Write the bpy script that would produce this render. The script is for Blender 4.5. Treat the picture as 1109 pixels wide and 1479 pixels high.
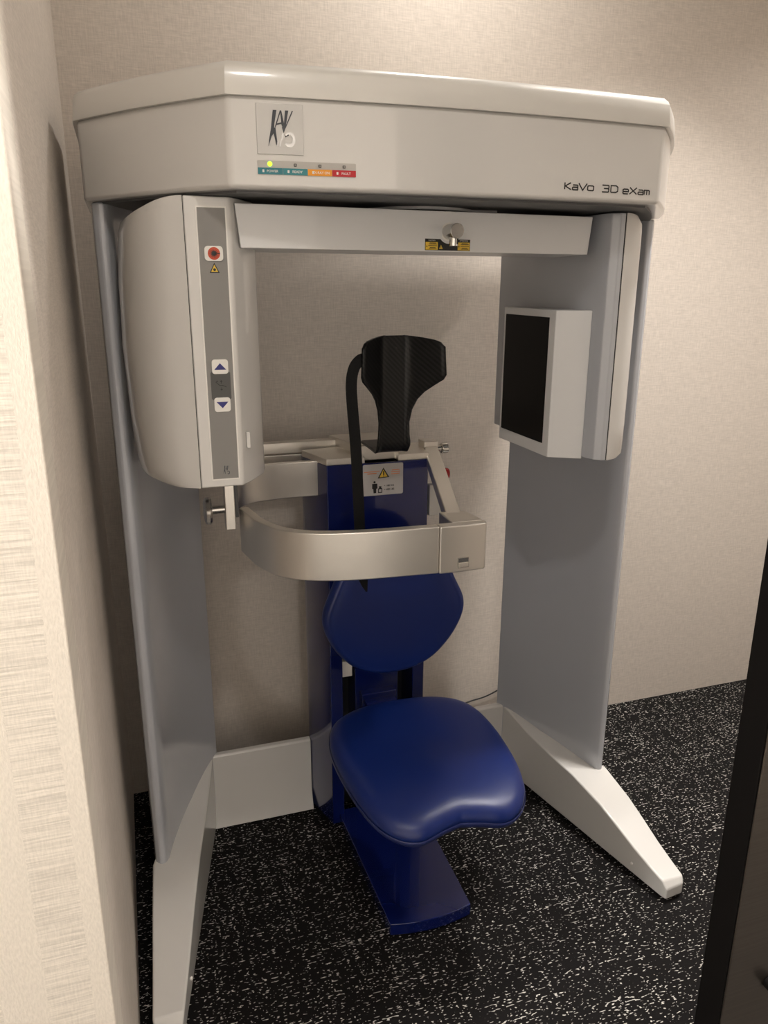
import bpy, bmesh, math, random
from mathutils import Vector, Matrix
from math import sin, cos, pi, radians

for o in list(bpy.data.objects):
    bpy.data.objects.remove(o, do_unlink=True)
scene = bpy.context.scene
COL = scene.collection

# ------------------------------------------------------------------ camera
PITCH, YAW, ROLL, FPX = radians(16.6), radians(18.2), radians(0.15), 1115.0
fw = Vector((sin(YAW)*cos(PITCH), cos(YAW)*cos(PITCH), -sin(PITCH)))
r0 = Vector((cos(YAW), -sin(YAW), 0)); u0 = r0.cross(fw)
rt = r0*cos(ROLL) + u0*sin(ROLL); up = u0*cos(ROLL) - r0*sin(ROLL)
cam = bpy.data.cameras.new('camera')
cam.sensor_fit = 'VERTICAL'; cam.sensor_height = 24.0
cam.lens = 24.0*FPX/1479.0
cam.clip_start = 0.01
cam_o = bpy.data.objects.new('camera', cam); COL.objects.link(cam_o)
M = Matrix((rt, up, -fw)).transposed().to_4x4()
M.translation = Vector((-0.58, 0.0, 1.5))
cam_o.matrix_world = M
scene.camera = cam_o

# ------------------------------------------------------------------ world, lights, exposure
wd = bpy.data.worlds.new('world'); scene.world = wd; wd.use_nodes = True
wd.node_tree.nodes['Background'].inputs[0].default_value = (1.0, 0.86, 0.70, 1)
wd.node_tree.nodes['Background'].inputs[1].default_value = 0.05
scene.view_settings.view_transform = 'Standard'
scene.view_settings.look = 'None'
scene.view_settings.exposure = 0.8
scene.view_settings.gamma = 1.0
scene.view_settings.use_curve_mapping = False

def downlight(name, loc, power, size=0.11, spread=150, color=(1.0, 0.95, 0.895)):
    l = bpy.data.lights.new(name, 'AREA'); l.shape = 'DISK'; l.size = size
    l.energy = power; l.color = color; l.spread = radians(spread)
    o = bpy.data.objects.new(name, l); o.location = loc; COL.objects.link(o)
    return o
ZC = 2.70
downlight('downlight_and_fill_room', (0.84, 1.46, ZC-0.012), 7.5, 0.15, 95)
downlight('downlight_and_fill_room', (0.25, 1.80, ZC-0.012), 3.2, 0.15, 150)
downlight('downlight_and_fill_room', (1.75, 1.20, ZC-0.012), 7.5, 0.15, 130)  # unseen fill lamp, added to lift the right wall and left return
downlight('downlight_and_fill_corridor', (1.35, 0.30, ZC-0.012), 78, 0.12, 170)  # unseen lamp added behind the door leaf for bounced fill
downlight('downlight_and_fill_corridor', (-1.75, 0.55, ZC-0.012), 40, 0.12, 170)
downlight('downlight_and_fill_corridor', (-0.35, 0.10, ZC-0.012), 4.2, 0.12, 150)  # unseen fill lamp, added to brighten the machine from the front

# ------------------------------------------------------------------ materials
def node_mat(name):
    m = bpy.data.materials.new(name); m.use_nodes = True
    nt = m.node_tree; b = nt.nodes['Principled BSDF']
    return m, nt, b
def setin(b, **k):
    for n, v in k.items():
        b.inputs[n.replace('_', ' ')].default_value = v
def basic(name, col, rough=0.4, metal=0.0, coat=0.0, coat_rough=0.05, bump=0.0, bscale=300, var=0.0, vscale=8, emit=None, spec=0.5):
    """plain colour with slight procedural variation, optional fine relief"""
    m, nt, b = node_mat(name)
    c = (col[0], col[1], col[2], 1)
    setin(b, Roughness=rough, Metallic=metal)
    b.inputs['Coat Weight'].default_value = coat
    b.inputs['Coat Roughness'].default_value = coat_rough
    b.inputs['Specular IOR Level'].default_value = spec
    tc = nt.nodes.new('ShaderNodeTexCoord')
    nz = nt.nodes.new('ShaderNodeTexNoise'); nz.inputs['Scale'].default_value = vscale
    nz.inputs['Detail'].default_value = 4
    nt.links.new(tc.outputs['Object'], nz.inputs['Vector'])
    mx = nt.nodes.new('ShaderNodeMix'); mx.data_type = 'RGBA'
    mx.inputs['A'].default_value = tuple(x*(1-var) for x in c[:3])+(1,)
    mx.inputs['B'].default_value = tuple(min(1, x*(1+var)) for x in c[:3])+(1,)
    nt.links.new(nz.outputs['Fac'], mx.inputs['Factor'])
    nt.links.new(mx.outputs['Result'], b.inputs['Base Color'])
    if bump:
        n2 = nt.nodes.new('ShaderNodeTexNoise'); n2.inputs['Scale'].default_value = bscale
        nt.links.new(tc.outputs['Object'], n2.inputs['Vector'])
        bp = nt.nodes.new('ShaderNodeBump'); bp.inputs['Strength'].default_value = bump
        bp.inputs['Distance'].default_value = 0.001
        nt.links.new(n2.outputs['Fac'], bp.inputs['Height'])
        nt.links.new(bp.outputs['Normal'], b.inputs['Normal'])
    if emit:
        b.inputs['Emission Color'].default_value = emit[0]+(1,)
        b.inputs['Emission Strength'].default_value = emit[1]
    return m

def mth(nt, op, a=None, b=None, clamp=False):
    n = nt.nodes.new('ShaderNodeMath'); n.operation = op; n.use_clamp = clamp
    for i, v in enumerate((a, b)):
        if v is None: continue
        if isinstance(v, (int, float)): n.inputs[i].default_value = v
        else: nt.links.new(v, n.inputs[i])
    return n.outputs[0]
def noise(nt, vec, scale=(1, 1, 1), sc=1.0, detail=2, rough=0.5, loc=(0, 0, 0)):
    mp = nt.nodes.new('ShaderNodeMapping'); mp.inputs['Scale'].default_value = scale
    mp.inputs['Location'].default_value = loc
    nt.links.new(vec, mp.inputs['Vector'])
    n = nt.nodes.new('ShaderNodeTexNoise'); n.inputs['Scale'].default_value = sc
    n.inputs['Detail'].default_value = detail; n.inputs['Roughness'].default_value = rough
    nt.links.new(mp.outputs['Vector'], n.inputs['Vector'])
    return n.outputs['Fac']
def ramp(nt, fac, p0, p1, c0=(0, 0, 0, 1), c1=(1, 1, 1, 1)):
    r = nt.nodes.new('ShaderNodeValToRGB')
    r.color_ramp.elements[0].position = p0; r.color_ramp.elements[0].color = c0
    r.color_ramp.elements[1].position = p1; r.color_ramp.elements[1].color = c1
    nt.links.new(fac, r.inputs['Fac'])
    return r.outputs['Color']
def mixc(nt, fac, a, b, blend='MIX'):
    m = nt.nodes.new('ShaderNodeMix'); m.data_type = 'RGBA'; m.blend_type = blend
    for k, v in (('Factor', fac), ('A', a), ('B', b)):
        if isinstance(v, (int, float, tuple)): m.inputs[k].default_value = v
        else: nt.links.new(v, m.inputs[k])
    return m.outputs['Result']
def bump(nt, h, b, strength, dist):
    bp = nt.nodes.new('ShaderNodeBump'); bp.inputs['Strength'].default_value = strength
    bp.inputs['Distance'].default_value = dist
    nt.links.new(h, bp.inputs['Height']); nt.links.new(bp.outputs['Normal'], b.inputs['Normal'])

def carpet_mat():
    m, nt, b = node_mat('carpet_black_fleck')
    g = nt.nodes.new('ShaderNodeNewGeometry'); P = g.outputs['Position']
    # flecks lying along X, gathered in faint streaks along X and along Y
    nA = noise(nt, P, (95, 300, 1), 1.0, 0.0, 0.4)
    nB = noise(nt, P, (170, 230, 1), 1.0, 0.0, 0.4, (7.3, 2.1, 0))
    sA = noise(nt, P, (4, 120, 1), 1.0, 2.0, 0.6, (3, 1, 0))
    sB = noise(nt, P, (70, 4, 1), 1.0, 2.0, 0.6, (1, 9, 0))
    a = mth(nt, 'ADD', nA, mth(nt, 'MULTIPLY', mth(nt, 'SUBTRACT', sA, 0.5), 0.6))
    c = mth(nt, 'ADD', nB, mth(nt, 'MULTIPLY', mth(nt, 'SUBTRACT', sB, 0.5), 0.45))
    fa = ramp(nt, a, 0.72, 0.745); fc = ramp(nt, c, 0.745, 0.77)
    fl = mth(nt, 'MAXIMUM', fa, fc)
    pile = noise(nt, P, (900, 900, 1), 1.0, 2.0)
    dark = ramp(nt, pile, 0.3, 0.75, (0.0035, 0.003, 0.003, 1), (0.013, 0.0115, 0.0115, 1))
    tone = noise(nt, P, (60, 60, 1), 1.0, 2.0, 0.5, (4, 4, 0))
    light = ramp(nt, tone, 0.3, 0.7, (0.42, 0.40, 0.37, 1), (0.75, 0.72, 0.67, 1))
    nt.links.new(mixc(nt, fl, dark, light), b.inputs['Base Color'])
    setin(b, Roughness=0.95); b.inputs['Specular IOR Level'].default_value = 0.15
    bump(nt, mth(nt, 'ADD', pile, fl), b, 0.6, 0.0015)
    return m

def weave_wall_mat(name, base):
    m, nt, b = node_mat(name)
    g = nt.nodes.new('ShaderNodeNewGeometry'); P = g.outputs['Position']
    h = noise(nt, P, (35, 35, 420), 1.0, 3.0, 0.6)
    v = noise(nt, P, (380, 380, 28), 1.0, 3.0, 0.6, (3, 3, 3))
    w = mth(nt, 'MULTIPLY', mth(nt, 'ADD', h, v), 0.5)
    lo = tuple(x*0.86 for x in base)+(1,); hi = tuple(min(1, x*1.10) for x in base)+(1,)
    nt.links.new(ramp(nt, w, 0.36, 0.64, lo, hi), b.inputs['Base Color'])
    setin(b, Roughness=0.8); b.inputs['Specular IOR Level'].default_value = 0.25
    bump(nt, w, b, 0.5, 0.0008)
    return m

XBAND = -0.7556
def banded_wall_mat(name, base):
    """vinyl wallpaper with broad vertical bands: horizontal combed ribs / fine scratched plaster"""
    m, nt, b = node_mat(name)
    g = nt.nodes.new('ShaderNodeNewGeometry'); P = g.outputs['Position']
    sx = nt.nodes.new('ShaderNodeSeparateXYZ'); nt.links.new(P, sx.inputs[0])
    ribs = noise(nt, P, (9, 1, 340), 1.0, 3.0, 0.7)
    cross = noise(nt, P, (420, 1, 60), 1.0, 2.0, 0.5)
    rr = mth(nt, 'ADD', mth(nt, 'MULTIPLY', ribs, 0.75), mth(nt, 'MULTIPLY', cross, 0.25))
    spk = noise(nt, P, (420, 1, 130), 1.0, 3.0, 0.6, (2, 2, 2))
    wob = mth(nt, 'MULTIPLY', mth(nt, 'SUBTRACT', noise(nt, P, (1, 1, 260), 1.0, 1.0), 0.5), 0.005)
    x = mth(nt, 'ADD', mth(nt, 'SUBTRACT', sx.outputs['X'], XBAND), wob)
    fr = mth(nt, 'FRACT', mth(nt, 'ADD', mth(nt, 'DIVIDE', x, 0.112), 40.0))
    band = mth(nt, 'LESS_THAN', fr, 0.5)      # 1 = combed band, repeating
    hgt = mth(nt, 'ADD', mth(nt, 'MULTIPLY', rr, band), mth(nt, 'MULTIPLY', spk, mth(nt, 'SUBTRACT', 1.0, band)))
    ba = tuple(base)
    c1 = ramp(nt, rr, 0.38, 0.62, tuple(x*0.80 for x in ba)+(1,), tuple(min(1, x*1.10) for x in ba)+(1,))
    c2 = ramp(nt, spk, 0.35, 0.65, tuple(x*0.93 for x in ba)+(1,), tuple(min(1, x*1.06) for x in ba)+(1,))
    nt.links.new(mixc(nt, band, c2, c1), b.inputs['Base Color'])
    setin(b, Roughness=0.75); b.inputs['Specular IOR Level'].default_value = 0.25
    bump(nt, hgt, b, 0.5, 0.001)
    return m

def brushed_mat(name, col, rough, scale=(4, 4, 600), var=0.06, bstr=0.1):
    m, nt, b = node_mat(name)
    tc = nt.nodes.new('ShaderNodeTexCoord')
    n = noise(nt, tc.outputs['Object'], scale, 1.0, 3.0, 0.6)
    lo = tuple(x*(1-var) for x in col)+(1,); hi = tuple(min(1, x*(1+var)) for x in col)+(1,)
    nt.links.new(ramp(nt, n, 0.35, 0.65, lo, hi), b.inputs['Base Color'])
    setin(b, Roughness=rough, Metallic=1.0)
    bump(nt, n, b, bstr, 0.0003)
    return m

def carbon_mat():
    m, nt, b = node_mat('carbon_fibre')
    tc = nt.nodes.new('ShaderNodeTexCoord')
    w = nt.nodes.new('ShaderNodeTexWave'); w.wave_type = 'BANDS'; w.bands_direction = 'DIAGONAL'
    w.inputs['Scale'].default_value = 55; w.inputs['Distortion'].default_value = 0.3
    mp = nt.nodes.new('ShaderNodeMapping'); mp.inputs['Scale'].default_value = (1, 0.0, 1)
    nt.links.new(tc.outputs['Object'], mp.inputs['Vector']); nt.links.new(mp.outputs['Vector'], w.inputs['Vector'])
    nt.links.new(ramp(nt, w.outputs['Fac'], 0.3, 0.7, (0.0015, 0.0015, 0.0015, 1), (0.010, 0.010, 0.010, 1)), b.inputs['Base Color'])
    setin(b, Roughness=0.42); b.inputs['Specular IOR Level'].default_value = 0.3; b.inputs['Coat Weight'].default_value = 0.12; b.inputs['Coat Roughness'].default_value = 0.15
    bump(nt, w.outputs['Fac'], b, 0.25, 0.0004)
    return m

MAT = dict(
    carpet=carpet_mat(),
    wall=weave_wall_mat('wallpaper_linen', (0.65, 0.588, 0.525)),
    wall_left=banded_wall_mat('wallpaper_banded', (0.66, 0.61, 0.54)),
    ceiling=basic('ceiling_paint', (0.82, 0.81, 0.79), 0.9, bump=0.2, bscale=200),
    shell=basic('shell_plastic', (0.63, 0.615, 0.59), 0.28, coat=0.7, coat_rough=0.05, var=0.015),
    cap=basic('cap_plastic', (0.66, 0.64, 0.60), 0.35, coat=0.5, coat_rough=0.1, var=0.015),
    column=basic('column_paint', (0.47, 0.485, 0.52), 0.2, coat=0.7, coat_rough=0.06, var=0.015),
    foot=basic('foot_paint', (0.66, 0.645, 0.62), 0.25, coat=0.6, coat_rough=0.07, var=0.015),
    arm=basic('arm_paint', (0.70, 0.70, 0.70), 0.4, coat=0.2, var=0.01),
    under=basic('underside_dark', (0.10, 0.10, 0.10), 0.5),
    cavity=basic('cavity_black', (0.01, 0.01, 0.01), 0.6),
    seam=basic('seam_gap', (0.02, 0.02, 0.02), 0.8),
    strip=basic('strip_grey', (0.235, 0.225, 0.215), 0.45, var=0.03),
    white=basic('button_white', (0.80, 0.78, 0.74), 0.35),
    orange=basic('button_orange', (0.55, 0.06, 0.015), 0.4),
    black=basic('print_black', (0.008, 0.008, 0.008), 0.5),
    navy=basic('print_navy', (0.012, 0.014, 0.16), 0.4),
    yellow=basic('print_yellow', (0.75, 0.50, 0.05), 0.5),
    orangeprint=basic('print_orange', (0.75, 0.22, 0.06), 0.5),
    plate=basic('plate_grey', (0.075, 0.075, 0.072), 0.5),
    teal=basic('print_teal', (0.015, 0.17, 0.21), 0.45),
    teal2=basic('print_teal_light', (0.03, 0.22, 0.25), 0.45),
    amber=basic('print_amber', (0.80, 0.32, 0.02), 0.45),
    red=basic('print_red', (0.50, 0.012, 0.02), 0.45),
    ledstrip=basic('status_plate', (0.45, 0.43, 0.40), 0.35),
    led=basic('led_green', (0.1, 0.6, 0.02), 0.3, emit=((0.35, 1.0, 0.02), 2.2)),
    ledoff=basic('led_off', (0.30, 0.28, 0.26), 0.25, coat=0.5),
    emblem=basic('emblem_plate', (0.56, 0.55, 0.53), 0.22, coat=0.6, coat_rough=0.04),
    logo=basic('logo_dark', (0.035, 0.04, 0.05), 0.3),
    logolight=basic('logo_silver', (0.80, 0.80, 0.80), 0.25, metal=0.3),
    blue=basic('blue_lacquer', (0.003, 0.009, 0.09), 0.2, coat=0.8, coat_rough=0.03, var=0.03),
    leather=basic('blue_upholstery', (0.0035, 0.016, 0.120), 0.36, bump=0.12, bscale=900, var=0.04, spec=0.5),
    piping=basic('seat_edge_shell', (0.012, 0.02, 0.10), 0.4),
    alu=brushed_mat('aluminium_brushed', (0.66, 0.62, 0.56), 0.36, (600, 600, 6)),
    alu2=basic('aluminium_satin', (0.78, 0.745, 0.69), 0.34, metal=0.92, bump=0.05, bscale=900, var=0.02),
    chrome=basic('chrome', (0.72, 0.70, 0.66), 0.12, metal=1.0),
    steel=basic('satin_steel', (0.62, 0.60, 0.57), 0.25, metal=1.0),
    carbon=carbon_mat(),
    strap=basic('strap_webbing', (0.010, 0.010, 0.010), 0.9, bump=0.6, bscale=700, spec=0.2),
    screen=basic('sensor_glass_black', (0.002, 0.002, 0.002), 0.3, spec=0.12),
    label=basic('label_silver', (0.52, 0.50, 0.49), 0.4, var=0.02),
    redknob=basic('knob_red', (0.35, 0.01, 0.012), 0.25, coat=0.5),
    doorblack=basic('door_edge_black', (0.0035, 0.003, 0.0028), 0.6, spec=0.06),
    doormetal=brushed_mat('door_bronze_steel', (0.16, 0.14, 0.12), 0.34, (3, 3, 500), 0.08, 0.15),
    cable=basic('cable_black', (0.01, 0.01, 0.01), 0.5),
    vinyl=basic('corridor_paint', (0.74, 0.72, 0.69), 0.8),
)

# ------------------------------------------------------------------ mesh helpers
WLOC = {}
def mk(name, vf, mat, parent=None, bevel=0, seg=3, smooth=40, subsurf=0, solid=0, label=None, origin=None):
    """link ONE mesh object; verts are world coordinates; origin at the piece's centre"""
    V, F = vf
    V = [Vector(v) for v in V]
    if origin is None:
        lo = Vector([min(v[i] for v in V) for i in range(3)]); hi = Vector([max(v[i] for v in V) for i in range(3)])
        c = (lo+hi)/2
    else: c = Vector(origin)
    me = bpy.data.meshes.new(name)
    me.from_pydata([v-c for v in V], [], F)
    bm = bmesh.new(); bm.from_mesh(me)
    bmesh.ops.recalc_face_normals(bm, faces=bm.faces)
    bm.to_mesh(me); bm.free()
    me.materials.append(MAT[mat] if isinstance(mat, str) else mat)
    o = bpy.data.objects.new(name, me); COL.objects.link(o)
    o.location = c; WLOC[o.name] = c
    if parent:
        o.parent = parent
        o.matrix_parent_inverse = Matrix.Translation(-WLOC[parent.name])
    me.shade_smooth()
    me.set_sharp_from_angle(angle=radians(smooth))
    if solid:
        s = o.modifiers.new('thickness', 'SOLIDIFY'); s.thickness = solid; s.offset = 0
    if bevel:
        b = o.modifiers.new('bevel', 'BEVEL'); b.width = bevel; b.segments = seg
        b.limit_method = 'ANGLE'; b.angle_limit = radians(28); b.harden_normals = True
    if subsurf:
        s = o.modifiers.new('subsurf', 'SUBSURF'); s.levels = subsurf; s.render_levels = subsurf
    if label: o['label'] = label
    return o
def empty(name, loc, label, cat):
    o = bpy.data.objects.new(name, None); COL.objects.link(o)
    o.location = loc; WLOC[o.name] = Vector(loc); o.empty_display_size = 0.1
    o['label'] = label; o['category'] = cat
    return o
def join(*vfs):
    V = []; F = []
    for v, f in vfs:
        k = len(V); V += list(v); F += [tuple(i+k for i in q) for q in f]
    return V, F
def box(x0, x1, y0, y1, z0, z1):
    V = [(x, y, z) for z in (z0, z1) for x, y in ((x0, y0), (x1, y0), (x1, y1), (x0, y1))]
    return V, [(3, 2, 1, 0), (4, 5, 6, 7), (0, 1, 5, 4), (1, 2, 6, 5), (2, 3, 7, 6), (3, 0, 4, 7)]
def loft(loops, cap0=True, cap1=True, closed=True):
    n = len(loops[0]); V = [p for l in loops for p in l]; F = []
    for k in range(len(loops)-1):
        for i in range(n if closed else n-1):
            j = (i+1) % n
            F.append((k*n+i, k*n+j, (k+1)*n+j, (k+1)*n+i))
    if cap0: F.append(tuple(reversed(range(n))))
    if cap1: F.append(tuple((len(loops)-1)*n+i for i in range(n)))
    return V, F
def prism(xy, z0, z1):
    return loft([[(x, y, z0) for x, y in xy], [(x, y, z1) for x, y in xy]])
def offset(xy, d):
    n = len(xy); area = sum(xy[i][0]*xy[(i+1) % n][1]-xy[(i+1) % n][0]*xy[i][1] for i in range(n))
    s = 1 if area > 0 else -1; out = []
    for i in range(n):
        p, a, b = Vector(xy[i]), Vector(xy[i-1]), Vector(xy[(i+1) % n])
        e1 = (p-a).normalized(); e2 = (b-p).normalized()
        n1 = Vector((e1.y, -e1.x))*s; n2 = Vector((e2.y, -e2.x))*s
        m = (n1+n2).normalized(); k = d/max(0.35, m.dot(n1))
        out.append(tuple(p+m*k))
    return out
def cyl(p0, p1, r, n=24, r1=None):
    p0, p1 = Vector(p0), Vector(p1); d = (p1-p0).normalized()
    a = d.orthogonal().normalized(); b = d.cross(a); r1 = r if r1 is None else r1
    return loft([[p0+(a*cos(2*pi*i/n)+b*sin(2*pi*i/n))*r for i in range(n)],
                 [p1+(a*cos(2*pi*i/n)+b*sin(2*pi*i/n))*r1 for i in range(n)]])
def ring(c, r_out, r_in, z0, z1, n=48):
    A = [2*pi*i/n for i in range(n)]
    L = [[(c[0]+r*cos(a), c[1]+r*sin(a), z) for a in A] for r, z in ((r_out, z0), (r_out, z1), (r_in, z1), (r_in, z0), (r_out, z0))]
    return loft(L, False, False)
def tube(path, r, n=10):
    L = []
    for i, p in enumerate(path):
        p = Vector(p); d = (Vector(path[min(i+1, len(path)-1)])-Vector(path[max(i-1, 0)])).normalized()
        a = d.cross(Vector((0, 0, 1)));  a = a.normalized() if a.length > 1e-4 else Vector((1, 0, 0)); b = d.cross(a)
        L.append([p+(a*cos(2*pi*k/n)+b*sin(2*pi*k/n))*r for k in range(n)])
    return loft(L)
def band(path_xy, z0, z1, t):
    """flat bar of thickness t bent along a plan path (path = outer face; t to the left of travel)"""
    n = len(path_xy); inner = []
    for i in range(n):
        a = Vector(path_xy[max(i-1, 0)]); b = Vector(path_xy[min(i+1, n-1)])
        d = (b-a).normalized(); inner.append(tuple(Vector(path_xy[i])+Vector((-d.y, d.x))*t))
    L = [[(o[0], o[1], z0), (o[0], o[1], z1), (q[0], q[1], z1), (q[0], q[1], z0)] for o, q in zip(path_xy, inner)]
    return loft(L)
def smooth_path(pts, n=6):
    """Catmull-Rom through points"""
    P = [Vector(p) for p in pts]; P = [P[0]*2-P[1]]+P+[P[-1]*2-P[-2]]; out = []
    for i in range(1, len(P)-2):
        for k in range(n):
            t = k/n; a, b, c, d = P[i-1], P[i], P[i+1], P[i+2]
            out.append(0.5*((2*b)+(c-a)*t+(2*a-5*b+4*c-d)*t*t+(3*b-a-3*c+d)*t**3))
    out.append(P[-2]); return [tuple(p) for p in out]
def rrect(cx, cz, w, h, r, n=5, bulge=0.0):
    pts = []
    for sx, sz, a0 in ((1, 1, 0), (-1, 1, 90), (-1, -1, 180), (1, -1, 270)):
        for k in range(n+1):
            a = radians(a0+90*k/n)
            pts.append((cx+sx*(w/2-r)+r*cos(a), cz+sz*(h/2-r)+r*sin(a)))
    return pts
def plaque(xz, yfun, t, off=0.0):
    """thin plate on a front-facing (-Y) surface y=yfun(x): from off to off+t proud"""
    return loft([[(x, yfun(x)-off, z) for x, z in xz], [(x, yfun(x)-off-t, z) for x, z in xz]])
def text_vf(s, h, x0, z0, yfun, sx=1.0, off=0.0006, align='LEFT', shear=0.0, bold=0.0):
    c = bpy.data.curves.new('txt', 'FONT'); c.body = s; c.size = 1.0; c.align_x = align; c.shear = shear
    c.resolution_u = 3; c.offset = bold
    o = bpy.data.objects.new('txt', c); COL.objects.link(o)
    dg = bpy.context.evaluated_depsgraph_get()
    me = bpy.data.meshes.new_from_object(o.evaluated_get(dg))
    zs = [v.co.y for v in me.vertices]; k = h/0.69
    V = [(x0+v.co.x*k*sx, 0, z0+v.co.y*k) for v in me.vertices]
    V = [(x, yfun(x)-off, z) for x, _, z in V]
    F = [tuple(p.vertices) for p in me.polygons]
    bpy.data.objects.remove(o, do_unlink=True); bpy.data.curves.remove(c); bpy.data.meshes.remove(me)
    return V, F
def polys(ps, yfun, t, off):
    return join(*[plaque(p, yfun, t, off) for p in ps])

# ------------------------------------------------------------------ the room
XL, YB, XR, YF, YN = -0.675, 2.15, 2.4, -1.3, 0.907
def struct(name, vf, mat, **k):
    o = mk(name, vf, mat, **k); o['kind'] = 'structure'; return o
XW = -2.2
struct('floor', box(XW-0.1, XR+0.1, YF-0.1, YB+0.1, -0.1, 0.0), 'carpet')
struct('ceiling', box(XW-0.1, XR+0.1, YF-0.1, YB+0.1, ZC, ZC+0.1), 'ceiling')
struct('wall_back', box(XL-0.1, XR+0.1, YB, YB+0.1, 0, ZC), 'wall')
struct('wall_left', box(XL-0.1, XL, 1.0, YB, 0, ZC), 'wall')
struct('wall_entrance', box(XW, XL, YN, 1.0, 0, ZC), 'wall_left', bevel=0.002)
struct('wall_right', box(XR, XR+0.1, YF, YB, 0, ZC), 'wall')
struct('wall_corridor', box(XW-0.1, XR+0.1, YF-0.1, YF, 0, ZC), 'vinyl')
struct('wall_corridor_end', box(XW-0.1, XW, YF, YN, 0, ZC), 'vinyl')
struct('wall_front', box(0.36, XR, 0.64, 0.74, 0, ZC), 'wall')
struct('wall_lintel', box(XL, 0.36, 0.64, 0.74, 2.40, ZC), 'wall')
# sliding door leaf standing at the right of the doorway
door = struct('door_1', box(0.065, 1.02, 0.588, 0.627, 0.006, 2.11), 'doorblack', bevel=0.0015)
door['label'] = 'dark bronze metal door leaf with a black edge at right'; door['category'] = 'door'
mk('face_panel', box(0.0668, 1.018, 0.5855, 0.588, 0.01, 2.106), 'doormetal', door, bevel=0.0012)
mk('stud', join(cyl((0.1335, 0.5855, 0.640), (0.1335, 0.572, 0.640), 0.0085, 20), cyl((0.1335, 0.572, 0.640), (0.1335, 0.565, 0.640), 0.0075, 20, 0.004)), 'doorblack', door, bevel=0.001)

# ------------------------------------------------------------------ the scanner
CT = empty('dental_scanner', (0, 1.62, 0), 'large white dental scanner gantry arching over a blue chair', 'scanner')
bow = lambda x: 1.305 + 0.02*(min(abs(x), 0.40)/0.40)**2
def mirror(half):
    return half + [(-x, y) for x, y in reversed(half) if x > 1e-6]
half = [(0.0, 1.305)]+[(x, bow(x)) for x in (0.08, 0.16, 0.24, 0.32, 0.40)]
half += [(0.445, 1.375), (0.490, 1.428), (0.533, 1.482), (0.572, 1.535), (0.606, 1.585), (0.628, 1.62), (0.630, 1.66), (0.630, 1.975)]
plan = mirror(half)
cov = mk('top_cover', loft([[(x, y, 1.641) for x, y in plan], [(x, y, 1.776) for x, y in plan]], True, True), 'shell', CT, bevel=0.008, seg=4, smooth=30)
cpl = [offset(plan, d) for d in (0.006, 0.007, 0.003, 0.000, -0.008, -0.035)]
czs = [1.7740, 1.7775, 1.8100, 1.8165, 1.8230, 1.8290]
mk('lid', loft([[(x, y, z) for x, y in p] for p, z in zip(cpl, czs)]), 'cap', cov, smooth=28, label='lid of the top cover')
mk('underside', prism(offset(plan, -0.025), 1.637, 1.643), 'under', cov)
# emblem plate and logo
ey = bow
ew = [(-0.3570, 1.6925), (-0.2840, 1.6925), (-0.2840, 1.7650), (-0.3570, 1.7650)]
em = mk('emblem_plate', plaque(ew, ey, 0.002, 0.0), 'emblem', cov, bevel=0.0007, label='square brand emblem plate')
def lp(pts):   # logo sheet coordinates (0..400 wide, 0..450 high, y down) to the plate
    return [(-0.3570+0.073*(x-110)/400, 1.7650-0.0725*(y-105-(x-110)*0.04)/450) for x, y in pts]
dark = [[(252, 168), (284, 169), (262, 290), (256, 372), (236, 400), (205, 490), (212, 430), (232, 330)],
        [(256, 330), (270, 318), (284, 470), (274, 486), (262, 420), (254, 372)],
        [(312, 172), (322, 172), (276, 312), (262, 330), (266, 312)],
        [(314, 172), (324, 172), (347, 300), (334, 330), (322, 290)],
        [(284, 286), (324, 276), (325, 290), (280, 300)],
        [(356, 172), (384, 173), (356, 330), (338, 372), (326, 322), (344, 290)],
        [(414, 176), (424, 177), (352, 340), (340, 372), (346, 336)],
        [(346, 385), (378, 378), (384, 392), (352, 410)]]
mk('logo_letters', polys([lp(p) for p in dark], ey, 0.0008, 0.0021), 'logo', em, label='dark slanted brand letters')
o1 = [(388+50*cos(a)*1.0-8*sin(a)*0, 432+68*sin(a)) for a in [radians(-140+280*k/20) for k in range(21)]]
o2 = [(388+30*cos(a), 432+46*sin(a)) for a in [radians(140-280*k/20) for k in range(21)]]
o2 = [(384+32*cos(a), 428+44*sin(a)) for a in [radians(140-280*k/20) for k in range(21)]]
seg = []
for k in range(20):
    seg.append([o1[k], o1[k+1], o2[20-k-1], o2[20-k]])
lt = seg+[[(284, 440), (296, 440), (280, 490), (272, 490)], [(312, 430), (326, 400), (310, 490), (298, 495)], [(326, 372), (342, 376), (330, 430), (318, 440)]]
mk('logo_ring', polys([lp(p) for p in lt], ey, 0.0008, 0.0021), 'logolight', em, label='bright silver ring of the logo')
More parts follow.
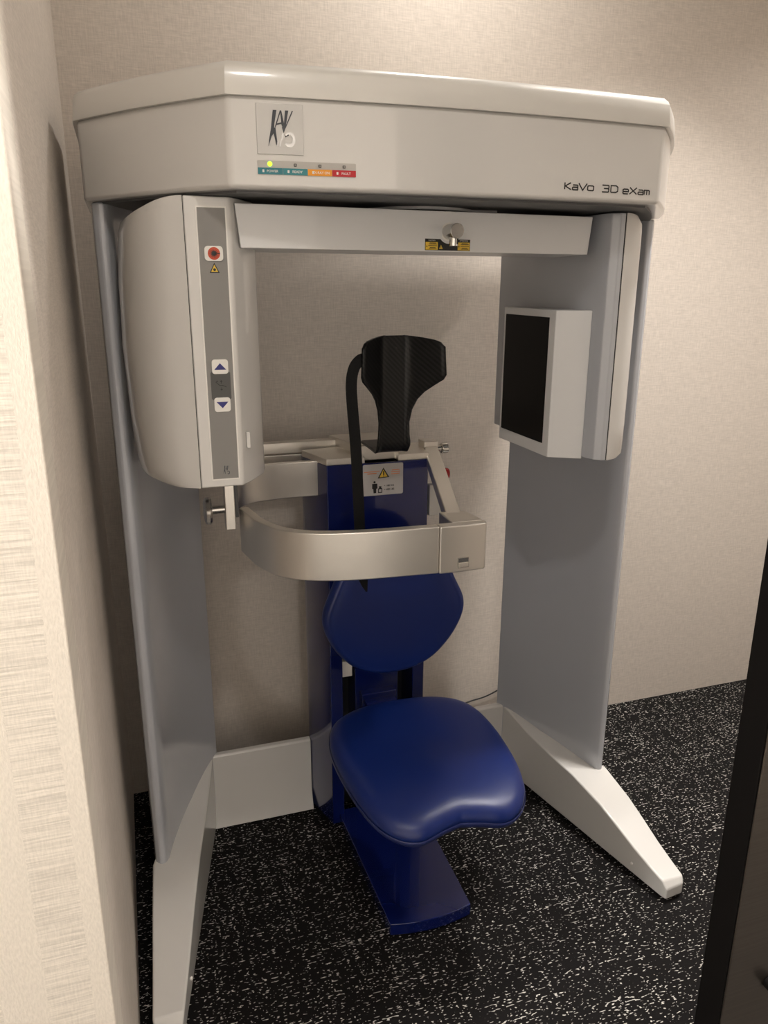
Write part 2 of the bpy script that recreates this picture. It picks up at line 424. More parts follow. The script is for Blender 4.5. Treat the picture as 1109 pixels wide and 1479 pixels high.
# status strip
sx0, sx1, sz0, sz1 = -0.3575, -0.1992, 0, 0
st = mk('status_strip', plaque(rrect((sx0+sx1)/2, 1.6732, sx1-sx0, 0.0205, 0.0015), bow, 0.0012, 0.0), 'ledstrip', cov, label='status strip with four lamps')
cw = (sx1-sx0)/4
for i, (mt, tx) in enumerate((('teal', 'POWER'), ('teal2', 'READY'), ('amber', 'X-RAY ON'), ('red', 'FAULT'))):
    a = sx0+cw*i; b = a+cw
    f = mk('status_field', plaque([(a+0.0003, 1.6632), (b-0.0003, 1.6632), (b-0.0003, 1.6728), (a+0.0003, 1.6728)], bow, 0.0005, 0.0012), mt, st)
    hh = 0.0036
    mk('lettering', text_vf(tx, hh, a+cw*0.58, 1.6662, bow, 1.0, 0.0020, 'CENTER', bold=0.01), 'white', st)
    mk('symbol', plaque(rrect(a+cw*0.22, 1.668, 0.003, 0.0042, 0.0007), bow, 0.0003, 0.0017), 'white', st)
    if i == 0:
        c = (a+cw*0.49, bow(a)-0.0012, 1.6785)
        mk('power_lamp', loft([[(c[0]+0.0040*cos(q)*s, c[1]-h, c[2]+0.0040*sin(q)*s) for q in [2*pi*k/16 for k in range(16)]] for s, h in ((1, 0), (0.9, 0.0015), (0.6, 0.0027), (0.2, 0.0032))]), 'led', st, label='glowing green power lamp')
    else:
        mk('lamp', plaque(rrect(a+cw*0.50, 1.6778, 0.0046, 0.0042, 0.0008), bow, 0.0010, 0.0012), 'black', st)
        mk('lamp_lens', plaque(rrect(a+cw*0.50, 1.6778, 0.0030, 0.0026, 0.0006), bow, 0.0006, 0.0022), 'ledoff', st)
# model lettering
def ribbon(pts, w):
    P = [Vector(p) for p in pts]; n = len(P); l = []; r = []
    for i in range(n):
        d0 = (P[i]-P[i-1]).normalized() if i else (P[1]-P[0]).normalized()
        d1 = (P[i+1]-P[i]).normalized() if i < n-1 else d0
        t = (d0+d1); t = t.normalized() if t.length > 1e-4 else d0
        m = Vector((-t.y, t.x)); k = w/2/max(0.5, m.dot(Vector((-d0.y, d0.x))))
        l.append(tuple(P[i]+m*k)); r.append(tuple(P[i]-m*k))
    return [[l[i], l[i+1], r[i+1], r[i]] for i in range(n-1)]
GL = {  # wide square letterforms, unit cell: width 1, cap height 1, x-height 0.70
    'K': (1.0, [[(0.05, 0), (0.05, 1)], [(0.95, 1), (0.12, 0.50), (0.98, 0)]]),
    'V': (1.0, [[(0, 1), (0.5, 0), (1.0, 1)]]),
    'X': (1.0, [[(0, 0), (1.0, 1)], [(0, 1), (1.0, 0)]]),
    '3': (1.0, [[(0, 1), (0.88, 1), (1, 0.92), (1, 0.62), (0.88, 0.52), (0.25, 0.52)], [(0.88, 0.52), (1, 0.42), (1, 0.08), (0.88, 0), (0, 0)]]),
    'D': (1.0, [[(0, 0), (0, 1), (0.75, 1), (1, 0.8), (1, 0.2), (0.75, 0), (0, 0)]]),
    'a': (1.0, [[(0.08, 0.70), (0.85, 0.70), (1, 0.60), (1, 0), (0.15, 0), (0.02, 0.08), (0.02, 0.30), (0.15, 0.38), (1, 0.38)]]),
    'o': (1.0, [[(0.15, 0), (0, 0.10), (0, 0.60), (0.15, 0.70), (0.85, 0.70), (1, 0.60), (1, 0.10), (0.85, 0), (0.15, 0)]]),
    'e': (1.0, [[(0.95, 0), (0.15, 0), (0, 0.10), (0, 0.60), (0.15, 0.70), (0.85, 0.70), (1, 0.60), (1, 0.34), (0.02, 0.34)]]),
    'm': (1.0, [[(0, 0), (0, 0.70), (0.88, 0.70), (1, 0.60), (1, 0)], [(0.5, 0.70), (0.5, 0)]]),
}
def word(chars, cap, z0):
    P = []
    for ch, xa, xb in chars:
        for st_ in GL[ch][1]:
            P += ribbon([(xa+(xb-xa)*u, z0+cap*v) for u, v in st_], 0.0022)
    return polys(P, bow, 0.0002, 0.0003)
gx = lambda c: 0.1866+(c-85)*0.000211
for wd_, z0 in (([('K', 87, 152), ('a', 166, 220), ('V', 228, 312), ('o', 320, 380)], 1.6590), ([('3', 469, 538), ('D', 560, 633)], 1.6580),
                ([('e', 691, 748), ('X', 762, 838), ('a', 854, 908), ('m', 922, 978)], 1.6568)):
    mk('model_lettering', word([(c, gx(p), gx(q)) for c, p, q in wd_], 0.0113, z0), 'black', cov, label='black word of the model lettering')

# side columns (plan: from the back bar out to the front), curved inner panel
def column(s):
    A = Vector((0.434, 1.945)); B = Vector((0.587, 1.630)); n = 10; inner = []
    nrm = Vector((0.89, 0.45))
    for k in range(n+1):
        t = k/n; p = A.lerp(B, t)+nrm*0.016*(4*t*(1-t)); inner.append((p.x, p.y))
    pts = inner + [(0.595, 1.618), (0.607, 1.616), (0.617, 1.626), (0.620, 1.65), (0.50, 1.965)]
    return [(s*x, y) for x, y in pts]
for s in (-1, 1):
    c = mk('side_column', prism(column(s), 0.06, 1.640), 'column', CT, bevel=0.004, seg=3, smooth=35)
# feet
prof = [(1.96, 0.232), (1.90, 0.220), (1.81, 0.193), (1.72, 0.178), (1.62, 0.166), (1.515, 0.140), (1.45, 0.115), (1.39, 0.090), (1.33, 0.070), (1.295, 0.060)]
def foot(s):
    L = []
    for y, z in prof:
        xi = 0.452+(1.91-y)*0.2145; t = min(1, max(0, (y-1.285)/0.335))
        xo = 0.648-0.022*t - (max(0, y-1.62))*0.36
        xo = max(xo, xi+0.05)
        L.append([(s*xi, y, 0.012), (s*xo, y, 0.012), (s*xo, y, z), (s*xi, y, z)])
    y = 1.283
    L.append([(s*0.589, y-0.002, 0.012), (s*0.643, y+0.004, 0.012), (s*0.643, y+0.004, 0.044), (s*0.589, y-0.002, 0.042)])
    return loft(L)
for s in (-1, 1):
    f = mk('floor_foot', foot(s), 'foot', CT, bevel=0.005, seg=3, smooth=35)
    xi = 0.452+(1.91-1.39)*0.2145
    mk('screw_cap', cyl((s*(xi+0.001), 1.39, 0.040), (s*(xi-0.003), 1.389, 0.040), 0.005, 14, 0.003), 'white', f)
# rear base bar between the columns
for s_ in (-1, 1):
    mk('base_bar', loft([[(x, 1.905, 0.004), (x, 1.925, 0.064), (x, 1.925, 0.224), (x, 1.930, 0.228), (x, 1.945, 0.228), (x, 1.945, 0.004)] for x in (s_*0.169, s_*0.470)]), 'foot', CT, bevel=0.002)

# bearing and rotating arm
mk('bearing_ring', ring((0, 1.575), 0.122, 0.104, 1.6315, 1.6368), 'arm', CT, bevel=0.001)
mk('bearing_shade_disc', cyl((0, 1.575, 1.6345), (0, 1.575, 1.6368), 0.1038, 48), 'cavity', CT)  # flat black disc: shade of the open hole put into colour
mk('bearing_hub', cyl((0, 1.575, 1.60), (0, 1.575, 1.6343), 0.05, 32), 'cavity', CT)
mk('hub_pin', cyl((-0.035, 1.50, 1.60), (-0.035, 1.50, 1.6343), 0.004, 12), 'chrome', CT)
fy = lambda x: 1.405+(x+0.3853)*0.0621
arm = mk('gantry_arm', loft([[(-0.3853, 1.405, 1.6270), (-0.3775, 1.405, 1.5552), (0.3325, 1.450, 1.5540), (0.3395, 1.450, 1.6268)], [(-0.375, 1.60, 1.6270), (-0.367, 1.60, 1.5552), (0.362, 1.64, 1.5540), (0.368, 1.64, 1.6268)]]), 'arm', CT, bevel=0.0015)
mk('top_plate', box(0.045, 0.150, 1.50, 1.60, 1.627, 1.6385), 'arm', arm)
YK = fy(0.017)
mk('laser_knob_seat', cyl((0.01687, YK, 1.5903), (0.01687, YK-0.001, 1.5903), 0.0165, 32), 'white', arm)
kn = mk('laser_knob', join(cyl((0.01687, YK, 1.5903), (0.01687, YK-0.042, 1.5903), 0.0135, 32)), 'steel', arm, bevel=0.001, label='satin metal laser knob')
mk('laser_tip', join(cyl((0.01639, YK-0.027, 1.5845), (0.01639, YK-0.027, 1.5639), 0.0082, 24)), 'chrome', arm, bevel=0.0008, label='short chrome laser tube below the knob')
mk('laser_slit', box(0.01975, 0.02168, YK-0.0358, YK-0.030, 1.5672, 1.5826), 'black', arm)
# laser caution sticker: black backing with a notch under the knob, two yellow panels, triangle
nt_ = [(0.01687+0.021*cos(radians(a)), 1.5903+0.021*sin(radians(a))) for a in range(218, 323, 8)]
back_l = [(-0.03163, 1.5571), (0.06297, 1.5571), (0.06297, 1.5773)]+[(x, z) for x, z in reversed(nt_)]+[(-0.03163, 1.5778)]
sk = mk('caution_sticker', plaque(back_l, fy, 0.0004, 0.0), 'black', arm, label='black and yellow laser caution sticker')
for a, b in ((-0.03047, -0.00521), (0.03656, 0.06201)):
    p = mk('sticker_panel', plaque([(a, 1.5581), (b, 1.5581), (b, 1.5720), (a, 1.5720)], fy, 0.0002, 0.0004), 'yellow', sk)
    cx = (a+b)/2+0.002
    mk('printed_lines', polys([rrect(cx, z, w, 0.0011, 0.0002, 1) for z, w in ((1.5701, 0.013), (1.5684, 0.017), (1.5653, 0.018), (1.5619, 0.012), (1.5600, 0.016))]+[[(a+0.001, 1.5643), (a+0.0025, 1.5629), (a+0.004, 1.5643), (a+0.0025, 1.5658)]], fy, 0.0001, 0.0006), 'black', sk)
    mk('lettering', text_vf('CAUTION' if a < 0 else 'ATTENTION', 0.0022, (a+b)/2, 1.5738, fy, 1.0, 0.0007, 'CENTER'), 'white', sk)
mk('warning_triangle', plaque([(-0.00233, 1.5600), (0.00506, 1.5600), (0.00136, 1.5672)], fy, 0.0002, 0.0004), 'yellow', sk)
mk('warning_mark', plaque([(0.00093, 1.5612), (0.00180, 1.5612), (0.00189, 1.5655), (0.00084, 1.5655)], fy, 0.0001, 0.0006), 'black', sk)

# x-ray tube head on the left of the arm
curve = smooth_path([(-0.4715, 1.400), (-0.512, 1.420), (-0.545, 1.462), (-0.566, 1.52), (-0.576, 1.60), (-0.570, 1.66)], 4)
hz0, hz1 = 1.137, 1.636
head = mk('tube_head', prism([(-0.4705, 1.400), (-0.398, 1.400), (-0.393, 1.402), (-0.375, 1.425), (-0.343, 1.480), (-0.336, 1.51), (-0.336, 1.65), (-0.4705, 1.65)], hz0, hz1), 'shell', CT, bevel=0.003, seg=3, smooth=30, label='white x-ray tube head')
def shell_loops():
    L = []
    for z, k in ((hz0, 0.010), (hz0+0.006, 0.003), (hz0+0.03, 0.0), (1.25, -0.004), (1.38, -0.006), (1.50, -0.004), (1.60, 0.0), (1.618, 0.001), (1.632, 0.004), (hz1, 0.010)):
        l = []
        for x, y in curve+[(-0.4730, 1.66)]:
            w = min(1, max(0, (-0.4730-x)/0.10))
            l.append((x+k*w*1.6, y+k*(0.5*w), z - (0.028*w*w if z > 1.6 else 0.016*w*w if z > 1.5 else 0)))
        L.append(l)
    return L
mk('outer_shell', loft(shell_loops()), 'shell', head, smooth=45, label='curved outer shell of the tube head')
mk('seam', box(-0.4718, -0.4704, 1.4012, 1.60, hz0+0.001, hz1-0.001), 'seam', head)
hy = lambda x: 1.400
bd = [(-0.4512, 1.1505), (-0.4000, 1.1505), (-0.4000, 1.6205), (-0.4512, 1.6205)]
cp = mk('control_strip', plaque(bd, hy, 0.0006, 0.0), 'white', head, label='long grey control strip with a white border')
mk('strip_face', plaque([(-0.4487, 1.1530), (-0.4025, 1.1530), (-0.4025, 1.6180), (-0.4487, 1.6180)], hy, 0.0004, 0.0006), 'strip', cp)
Y1 = 0.0010
mk('laser_button', plaque(rrect(-0.4248, 1.5453, 0.031, 0.0245, 0.006), hy, 0.0022, Y1), 'white', cp, bevel=0.0008)
circ = lambda cx, cz, r, n=28: [(cx+r*cos(2*pi*k/n), cz+r*sin(2*pi*k/n)) for k in range(n)]
mk('button_disc', plaque(circ(-0.4245, 1.5453, 0.0103), hy, 0.0003, Y1+0.0022), 'orange', cp)
star = [( -0.4245+(0.0085 if k % 2 == 0 else 0.0035)*cos(2*pi*k/32), 1.5453+(0.0085 if k % 2 == 0 else 0.0035)*sin(2*pi*k/32)) for k in range(32)]
mk('laser_star', plaque(star, hy, 0.0002, Y1+0.0025), 'black', cp)
mk('laser_ray', plaque([(-0.4245, 1.5447), (-0.4143, 1.5444), (-0.4143, 1.5462), (-0.4245, 1.5459)], hy, 0.0002, Y1+0.0025), 'black', cp)
mk('triangle_border', plaque([(-0.4332, 1.5140), (-0.4164, 1.5140), (-0.4248, 1.5305)], hy, 0.0002, Y1), 'black', cp)
mk('triangle_fill', plaque([(-0.4308, 1.5155), (-0.4188, 1.5155), (-0.4248, 1.5273)], hy, 0.0002, Y1+0.0002), 'yellow', cp)
mk('triangle_dot', plaque(circ(-0.4248, 1.5192, 0.0024, 12), hy, 0.0002, Y1+0.0004), 'black', cp)
mk('chair_plate', plaque(rrect(-0.4252, 1.3225, 0.0345, 0.049, 0.003), hy, 0.0005, Y1), 'plate', cp)
mk('up_button', plaque(rrect(-0.4252, 1.3560, 0.0285, 0.0255, 0.005), hy, 0.0022, Y1), 'white', cp, bevel=0.0008)
mk('down_button', plaque(rrect(-0.4245, 1.2890, 0.0285, 0.0255, 0.005), hy, 0.0022, Y1), 'white', cp, bevel=0.0008)
mk('up_arrow', plaque([(-0.4357, 1.3508), (-0.4147, 1.3508), (-0.4252, 1.3622)], hy, 0.0003, Y1+0.0022), 'navy', cp)
mk('down_arrow', plaque([(-0.4350, 1.2942), (-0.4245, 1.2828), (-0.4140, 1.2942)], hy, 0.0003, Y1+0.0022), 'navy', cp)
ic = Y1+0.0005
mk('chair_icon', polys([[(-0.4345, 1.3290), (-0.4275, 1.3225), (-0.4220, 1.3225), (-0.4155, 1.3195), (-0.4155, 1.3205), (-0.4218, 1.3237), (-0.4272, 1.3237), (-0.4337, 1.3296)],
    circ(-0.4318, 1.3305, 0.0013, 10), [(-0.4250, 1.3262), (-0.4240, 1.3262), (-0.4240, 1.3300), (-0.4250, 1.3300)], [(-0.4270, 1.3298), (-0.4220, 1.3298), (-0.4245, 1.3325)],
    [(-0.4250, 1.3195), (-0.4240, 1.3195), (-0.4240, 1.3165), (-0.4250, 1.3165)], [(-0.4270, 1.3167), (-0.4245, 1.3140), (-0.4220, 1.3167)]], hy, 0.0002, ic), 'black', cp)
def small_logo(pts):
    return [(-0.4243+(x-315)*0.00005, 1.1690-(y-330)*0.00005) for x, y in pts]
mk('small_logo', polys([small_logo(p) for p in dark+seg], hy, 0.0002, Y1), 'logo', cp)
mk('side_catch', box(-0.3835, -0.3765, 1.408, 1.424, 1.205, 1.235), 'shell', head, bevel=0.001)

# detector on the right of the arm
dz0, dz1 = 1.126, 1.634
det = mk('detector_housing', prism([(0.366, 1.91), (0.366, 1.452), (0.373, 1.432), (0.386, 1.420), (0.3975, 1.420), (0.3975, 1.60), (0.40, 1.91)], dz0, dz1), 'column', CT, bevel=0.0025, smooth=30, label='detector housing on the inner side')
dcur = smooth_path([(0.3995, 1.420), (0.430, 1.428), (0.455, 1.446), (0.472, 1.475), (0.480, 1.52), (0.480, 1.56)], 4)
def det_loops():
    L = []
    for z, k in ((dz0, 0.008), (dz0+0.008, 0.001), (1.2, 0.0), (1.4, 0.0), (1.60, 0.0), (1.622, 0.001), (dz1, 0.008)):
        L.append([(x-k*min(1, (x-0.3995)/0.06), y+k*0.6*min(1, (x-0.3995)/0.06), z-(0.012*min(1, (x-0.3995)/0.08)**2 if z > 1.6 else 0)) for x, y in dcur+[(0.3995, 1.57)]])
    return L
mk('outer_shell', loft(det_loops()), 'shell', det, smooth=45, label='curved outer shell of the detector')
mk('seam', box(0.3973, 0.3997, 1.4215, 1.55, dz0+0.001, dz1-0.001), 'seam', det)
sb = mk('sensor_box', loft([[(0.300, 1.503, z), (0.300, 1.745, z), (0.3655, 1.775, z), (0.3655, 1.465, z)] for z in (1.122, 1.443)]), 'arm', det, bevel=0.002, label='protruding sensor box')
mk('sensor_window', box(0.2985, 0.3005, 1.528, 1.733, 1.150, 1.427), 'screen', det, bevel=0.0004, label='black sensor window')

# ------------------------------------------------------------------ the chair
CH = empty('examination_chair', (0, 1.75, 0), 'blue patient chair with saddle seat, backrest and black headrest', 'chair')
def cplan(xf, yf, xb, yb): return [(-xf, yf), (xf, yf), (xb, yb), (-xb, yb)]
# lift column: two side rails, back, upper front panel, recessed carriage
for s in (-1, 1):
    mk('column_rail', prism([(s*0.1335, 1.812), (s*0.168, 1.925), (s*0.168, 1.950), (s*0.10, 1.950), (s*0.100, 1.812)], 0.012, 1.064), 'blue', CH, bevel=0.003, smooth=30)
mk('column_back', box(-0.10, 0.10, 1.90, 1.950, 0.012, 1.064), 'cavity', CH)
mk('column_front', box(-0.134, 0.134, 1.8080, 1.8120, 0.545, 1.064), 'blue', CH, bevel=0.0018)
mk('lift_carriage', box(-0.062, 0.062, 1.825, 1.90, 0.05, 0.62), 'blue', CH, bevel=0.002)
mk('guide_block', box(-0.100, -0.068, 1.83, 1.86, 0.465, 0.512), 'white', CH, bevel=0.002)
mk('guide_block', box(0.070, 0.100, 1.83, 1.86, 0.495, 0.520), 'white', CH, bevel=0.002)
# base plate with bowed front
fr = [(x, 1.393-0.014*(1-(x/0.104)**2)) for x in [-0.104+0.208*k/10 for k in range(11)]]
mk('base_plate', prism(fr+[(0.115, 1.83), (-0.115, 1.83)], 0.010, 0.042), 'blue', CH, bevel=0.002)
# column top plates
al = CH
mk('top_plate', prism([(-0.135, 1.808), (-0.036, 1.808), (-0.036, 1.845), (-0.070, 1.95), (-0.170, 1.935)], 1.0642, 1.081), 'alu2', CH, bevel=0.002)
mk('top_plate', prism([(0.135, 1.808), (0.170, 1.935), (0.07, 1.95), (0.052, 1.845), (0.052, 1.808)], 1.0642, 1.081), 'alu2', CH, bevel=0.002)
mk('slide_block', loft([[(-0.045, 1.835, z), (0.065, 1.835, z), (0.08, 2.0, z), (-0.08, 2.0, z)] for z in (1.0645, 1.104)]), 'alu2', CH, bevel=0.002)
mk('slide_rail', box(-0.35, -0.055, 1.962, 1.995, 1.069, 1.097), 'alu2', CH, bevel=0.0015)
mk('slide_rail', box(-0.35, -0.150, 1.956, 1.975, 1.035, 1.066), 'alu2', CH, bevel=0.0015)
# weight label
ly = lambda x: 1.8079
lb = mk('weight_label', plaque(rrect(0.0118, 1.0195, 0.107, 0.0815, 0.004), ly, 0.0005, 0.0), 'label', CH, label='silver warning label with patient weight limit')
def lq(pts):  # label sheet (0..1109 x 0..871 view) to plane
    return [(-0.0417+(x-50)*0.107/920, 1.0602-(y-115+(x-50)*0.055)*0.0815/715) for x, y in pts]
mk('triangle_border', polys([lq([(385, 425), (650, 395), (515, 175)])], ly, 0.0001, 0.0005), 'black', lb)
mk('triangle_fill', polys([lq([(425, 400), (612, 382), (515, 222)])], ly, 0.0001, 0.0006), 'yellow', lb)
mk('exclamation_mark', polys([lq([(508, 355), (530, 353), (534, 255), (504, 257)]), lq([(508, 382), (530, 380), (530, 364), (508, 366)])], ly, 0.0001, 0.0007), 'black', lb)
for q in ([(75, 275), (430, 250), (430, 265), (75, 292)], [(150, 310), (360, 296), (360, 318), (150, 332)], [(710, 230), (885, 213), (885, 230), (710, 246)], [(690, 272), (900, 255), (900, 272), (690, 288)], [(690, 316), (890, 300), (890, 318), (690, 334)]):
    mk('printed_line', polys([lq(q)], ly, 0.0001, 0.0005), 'orangeprint', lb)
mk('person_symbol', polys([lq([(312+26*cos(2*pi*k/12), 508+24*sin(2*pi*k/12)) for k in range(12)]), lq([(258, 548), (375, 540), (380, 655), (352, 658), (350, 760), (290, 765), (282, 662), (256, 664)])], ly, 0.0001, 0.0005), 'black', lb)
mk('weight_symbol', polys([lq([(395, 660), (420, 640), (408, 605), (472, 602), (465, 638), (490, 655), (488, 755), (392, 762)])], ly, 0.0001, 0.0005), 'black', lb)
mk('weight_symbol_centre', polys([lq([(412, 675), (470, 668), (470, 735), (410, 740)])], ly, 0.0001, 0.0006), 'label', lb)
mk('lettering', join(text_vf('< 180 KG', 0.0046, 0.0140, 1.0005, ly, 1.0, 0.0007, bold=0.025), text_vf('< 400 LBS', 0.0046, 0.0140, 0.9905, ly, 1.0, 0.0007, bold=0.025)), 'black', lb)

# seat: saddle cushion
so = [(0, 1.246), (0.045, 1.238), (0.095, 1.227), (0.138, 1.243), (0.172, 1.285), (0.192, 1.350), (0.203, 1.44), (0.205, 1.52), (0.195, 1.59), (0.168, 1.640), (0.115, 1.672), (0.055, 1.685), (0, 1.688)]
so = smooth_path(so, 4)
so = so+[(-x, y) for x, y in reversed(so[1:-1])]
def seat_z(x, y):
    t = max(0.0, (1.39-y)/0.15); ax = abs(x)
    z = 0.462 + 0.010*(y-1.45)/0.2
    z -= 0.014*t*t
    z -= 0.012*math.exp(-((y-1.52)/0.10)**2-((x)/0.12)**2)
    z += 0.004*math.exp(-(x/0.06)**2)*max(0, min(1, (1.46-y)/0.12))
    return z
def cushion(outl, cx, cy, zf, th):
    prof_ = [(0.12, 0), (0.30, 0), (0.5, 0), (0.68, 0), (0.82, -0.0005), (0.91, -0.003), (0.965, -0.010), (0.995, -0.020), (1.0, -0.030), (0.985, -0.040), (0.93, -th), (0.5, -th-0.004), (0.1, -th-0.004)]
    L = []
    for s, dz in prof_:
        L.append([(cx+(x-cx)*s, cy+(y-cy)*s, zf(cx+(x-cx)*s, cy+(y-cy)*s)+dz) for x, y in outl])
    return loft(L)
seat = mk('seat', cushion(so, 0, 1.46, seat_z, 0.046), 'leather', CH, subsurf=1, smooth=180, label='blue saddle shaped seat cushion')
edge = [(x*1.002, 1.46+(y-1.46)*1.002, seat_z(x, y)-0.034) for x, y in so]
def edge_strip():
    L = []
    for dz, k in ((0.004, 1.0), (0.003, 1.004), (-0.004, 1.004), (-0.010, 0.985)):
        L.append([(x*k, 1.46+(y-1.46)*k, z+dz) for x, y, z in edge])
    return loft(L, False, False)
mk('seat_edge', edge_strip(), 'piping', seat, smooth=60)
mk('seat_bracket', join(box(-0.045, 0.045, 1.44, 1.83, 0.372, 0.405), box(-0.05, 0.05, 1.80, 1.83, 0.28, 0.42)), 'blue', CH, bevel=0.004)
# backrest
bo = smooth_path([(0, 0.538), (0.055, 0.546), (0.108, 0.573), (0.153, 0.624), (0.181, 0.682), (0.185, 0.728), (0.166, 0.775), (0.142, 0.825), (0.112, 0.875), (0.065, 0.905), (0, 0.912)], 4)
bo = bo+[(-x, z) for x, z in reversed(bo[1:-1])]
def backrest():
    L = []; cz = 0.72
    for s, d in ((0.1, 0), (0.35, 0), (0.6, 0), (0.78, 0.0005), (0.87, 0.003), (0.90, 0.0045), (0.93, 0.0035), (0.97, 0.008), (0.995, 0.018), (1.0, 0.028), (0.98, 0.040), (0.9, 0.046), (0.4, 0.05), (0.1, 0.05)):
        l = []
        for x, z in bo:
            X = x*s; Z = cz+(z-cz)*s
            l.append((X, 1.672-0.55*X*X+0.012*math.exp(-(X/0.1)**2)*0+d+0.06*(Z-cz)*0.3, Z))
        L.append(l)
    return loft(L)
br = mk('backrest', backrest(), 'leather', CH, subsurf=1, smooth=180, label='blue rounded backrest cushion')
mk('backrest_bracket', box(-0.045, 0.045, 1.715, 1.83, 0.64, 0.76), 'blue', CH, bevel=0.004)

# guard bar around the patient
gp = smooth_path([(-0.366, 1.716), (-0.357, 1.66), (-0.345, 1.600), (-0.316, 1.535), (-0.272, 1.492), (-0.21, 1.466), (-0.12, 1.451), (0.018, 1.441)], 5)
g = mk('guard_bar', band(gp, 0.898, 1.004, 0.022), 'alu2', CH, bevel=0.003, smooth=50, label='curved satin aluminium guard bar')
lt_ = [(0.0188, 1.4408), (0.075, 1.4385), (0.124, 1.441), (0.131, 1.447), (0.133, 1.462), (0.02, 1.468)]
lk = mk('guard_latch', prism(lt_, 0.896, 1.003), 'alu2', CH, bevel=0.004, smooth=50)
mk('latch_recess', box(0.0605, 0.0875, 1.4375, 1.4400, 0.9065, 0.9300), 'steel', lk, bevel=0.0006)
mk('latch_key', box(0.063, 0.085, 1.4355, 1.4385, 0.9085, 0.9185), 'alu2', lk, bevel=0.0008)
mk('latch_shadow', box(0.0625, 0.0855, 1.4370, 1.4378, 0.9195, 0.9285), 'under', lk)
mk('latch_tab', loft([[(0.055, 1.462, z), (0.128, 1.462, z), (0.118, 1.535, z), (0.058, 1.545, z)] for z in (0.975, 1.004)]), 'alu2', CH, bevel=0.003)
# right arm running back to the column
def bar(p0, p1, w, h):
    p0, p1 = Vector(p0), Vector(p1); d = (p1-p0).normalized(); a = d.cross(Vector((0, 0, 1))).normalized(); b = a.cross(d)
    return loft([[p+a*sx*w/2+b*sz*h/2 for sx, sz in ((-1, -1), (1, -1), (1, 1), (-1, 1))] for p in (p0, p1)])
mk('guard_arm', bar((0.084, 1.515, 0.985), (0.160, 1.86, 1.072), 0.036, 0.030), 'alu2', CH, bevel=0.003)
mk('arm_pivot', box(0.140, 0.180, 1.855, 1.90, 1.03, 1.10), 'alu2', CH, bevel=0.003)
mk('arm_knob', join(cyl((0.180, 1.875, 1.075), (0.196, 1.875, 1.075), 0.008, 16), cyl((0.196, 1.875, 1.075), (0.214, 1.875, 1.075), 0.0145, 20)), 'chrome', CH, bevel=0.002)
mk('red_button', cyl((0.196, 1.86, 1.008), (0.212, 1.86, 1.006), 0.017, 24), 'redknob', CH, bevel=0.004, label='red push button')
mk('button_stalk', join(box(0.168, 0.196, 1.85, 1.875, 0.99, 1.04)), 'alu2', CH, bevel=0.002)
mk('side_bracket', box(0.152, 0.196, 1.84, 1.86, 0.90, 0.985), 'white', CH, bevel=0.002)
# left plate and hinge
rp = smooth_path([(-0.120, 1.855), (-0.20, 1.857), (-0.275, 1.850), (-0.325, 1.832), (-0.355, 1.80), (-0.368, 1.755), (-0.371, 1.722)], 5)
mk('guard_bracket', band(rp, 0.976, 1.068, -0.016), 'alu2', CH, bevel=0.003, smooth=50)
mk('hinge_plate', box(-0.398, -0.376, 1.700, 1.728, 0.957, 1.12), 'alu2', CH, bevel=0.002)
mk('hinge_pad', box(-0.3755, -0.368, 1.702, 1.726, 0.985, 1.062), 'under', CH, bevel=0.001)
def star_knob(cx, y, z, r, t, n=40):
    pr = [(r*(1-0.10*(0.5+0.5*cos(5*2*pi*k/n))), 2*pi*k/n) for k in range(n)]
    return loft([[(cx+d, y+q*s*cos(a), z+q*s*sin(a)) for q, a in pr] for d, s in ((-t, 0.75), (-t*0.8, 0.95), (-t*0.3, 1.0), (0, 0.9))])
mk('hinge_knob', join(star_knob(-0.428, 1.714, 1.004, 0.033, 0.016), cyl((-0.43, 1.714, 1.004), (-0.398, 1.714, 1.004), 0.010, 20)), 'steel', CH, bevel=0.001, label='satin clamping knob at the hinge')

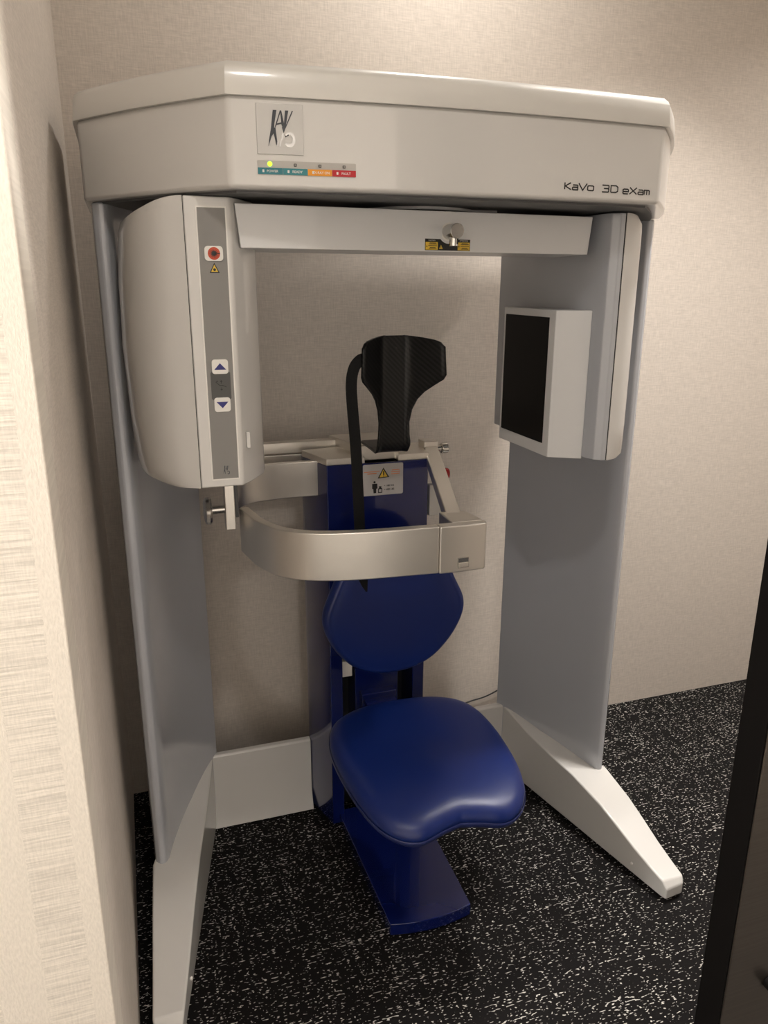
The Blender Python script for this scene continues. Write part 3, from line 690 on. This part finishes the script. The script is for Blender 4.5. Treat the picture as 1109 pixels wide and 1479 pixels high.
# headrest: carbon trough on a curled stem
def headrest():
    spine = []   # (y, z, halfwidth)
    for z, w in ((1.384, 0.058), (1.3825, 0.078), (1.379, 0.088), (1.372, 0.0932), (1.362, 0.0955), (1.335, 0.0965), (1.300, 0.0985), (1.289, 0.094), (1.274, 0.078), (1.258, 0.062), (1.240, 0.050), (1.215, 0.041), (1.185, 0.0365), (1.155, 0.0375), (1.140, 0.0395)):
        y = 1.690 + 0.02*max(0, (1.25-z))/0.1*0.3 - 0.0
        spine.append((y, z, w))
    y0 = spine[-1][0]
    for a in (20, 40, 60, 80, 95):
        r = 0.028
        spine.append((y0+r*(1-cos(radians(a))), 1.140-r*sin(radians(a)), 0.040))
    spine += [(y0+0.06, 1.1125, 0.038), (y0+0.15, 1.1125, 0.036)]
    n = 24; L = []
    for y, z, w in spine:
        l = []
        for k in range(n+1):
            x = -w+2*w*k/n; ax = abs(x)
            fy_ = 0.0
            if ax > 0.026: fy_ = -1.15*((ax-0.026)**2)/(ax-0.026+0.012)
            zz = z
            if z > 1.37: zz = z-0.13*max(0, ax-0.03)
            l.append((x, y+fy_, zz))
        L.append(l)
    return loft(L, False, False, closed=False)
hr = mk('headrest', headrest(), 'carbon', CH, solid=0.006, smooth=50, label='black carbon fibre headrest')
sp = smooth_path([(-0.088, 1.632, 1.338), (-0.100, 1.626, 1.338), (-0.116, 1.620, 1.322), (-0.124, 1.615, 1.29), (-0.1235, 1.610, 1.24), (-0.118, 1.605, 1.15), (-0.115, 1.60, 1.05), (-0.113, 1.595, 0.96), (-0.110, 1.595, 0.88), (-0.103, 1.598, 0.835), (-0.096, 1.60, 0.808)], 4)
def strap():
    L = []; n = len(sp)
    for i, p in enumerate(sp):
        p = Vector(p); d = (Vector(sp[min(i+1, n-1)])-Vector(sp[max(i-1, 0)])).normalized()
        side = Vector((-d.z, 0, d.x)).normalized()*-1
        if side.length < 0.1: side = Vector((1, 0, 0))
        w = 0.0125*(1 if i < n-5 else 0.9*(n-i)/6.0)
        L.append([p-side*w+Vector((0, -0.001, 0)), p+side*w+Vector((0, -0.001, 0)), p+side*w+Vector((0, 0.001, 0)), p-side*w+Vector((0, 0.001, 0))])
    return loft(L)
mk('head_strap', strap(), 'strap', hr, smooth=50, label='black fabric head strap hanging down')

# power cord hanging behind the right column
cd = mk('power_cord', tube(smooth_path([(0.62, 2.135, 0.19), (0.545, 2.138, 0.152), (0.49, 2.14, 0.131), (0.43, 2.14, 0.122), (0.36, 2.14, 0.10), (0.31, 2.12, 0.02), (0.27, 2.08, 0.006)], 5), 0.0025), 'cable')
cd['label'] = 'thin black cord against the back wall beside the right column'; cd['category'] = 'cord'
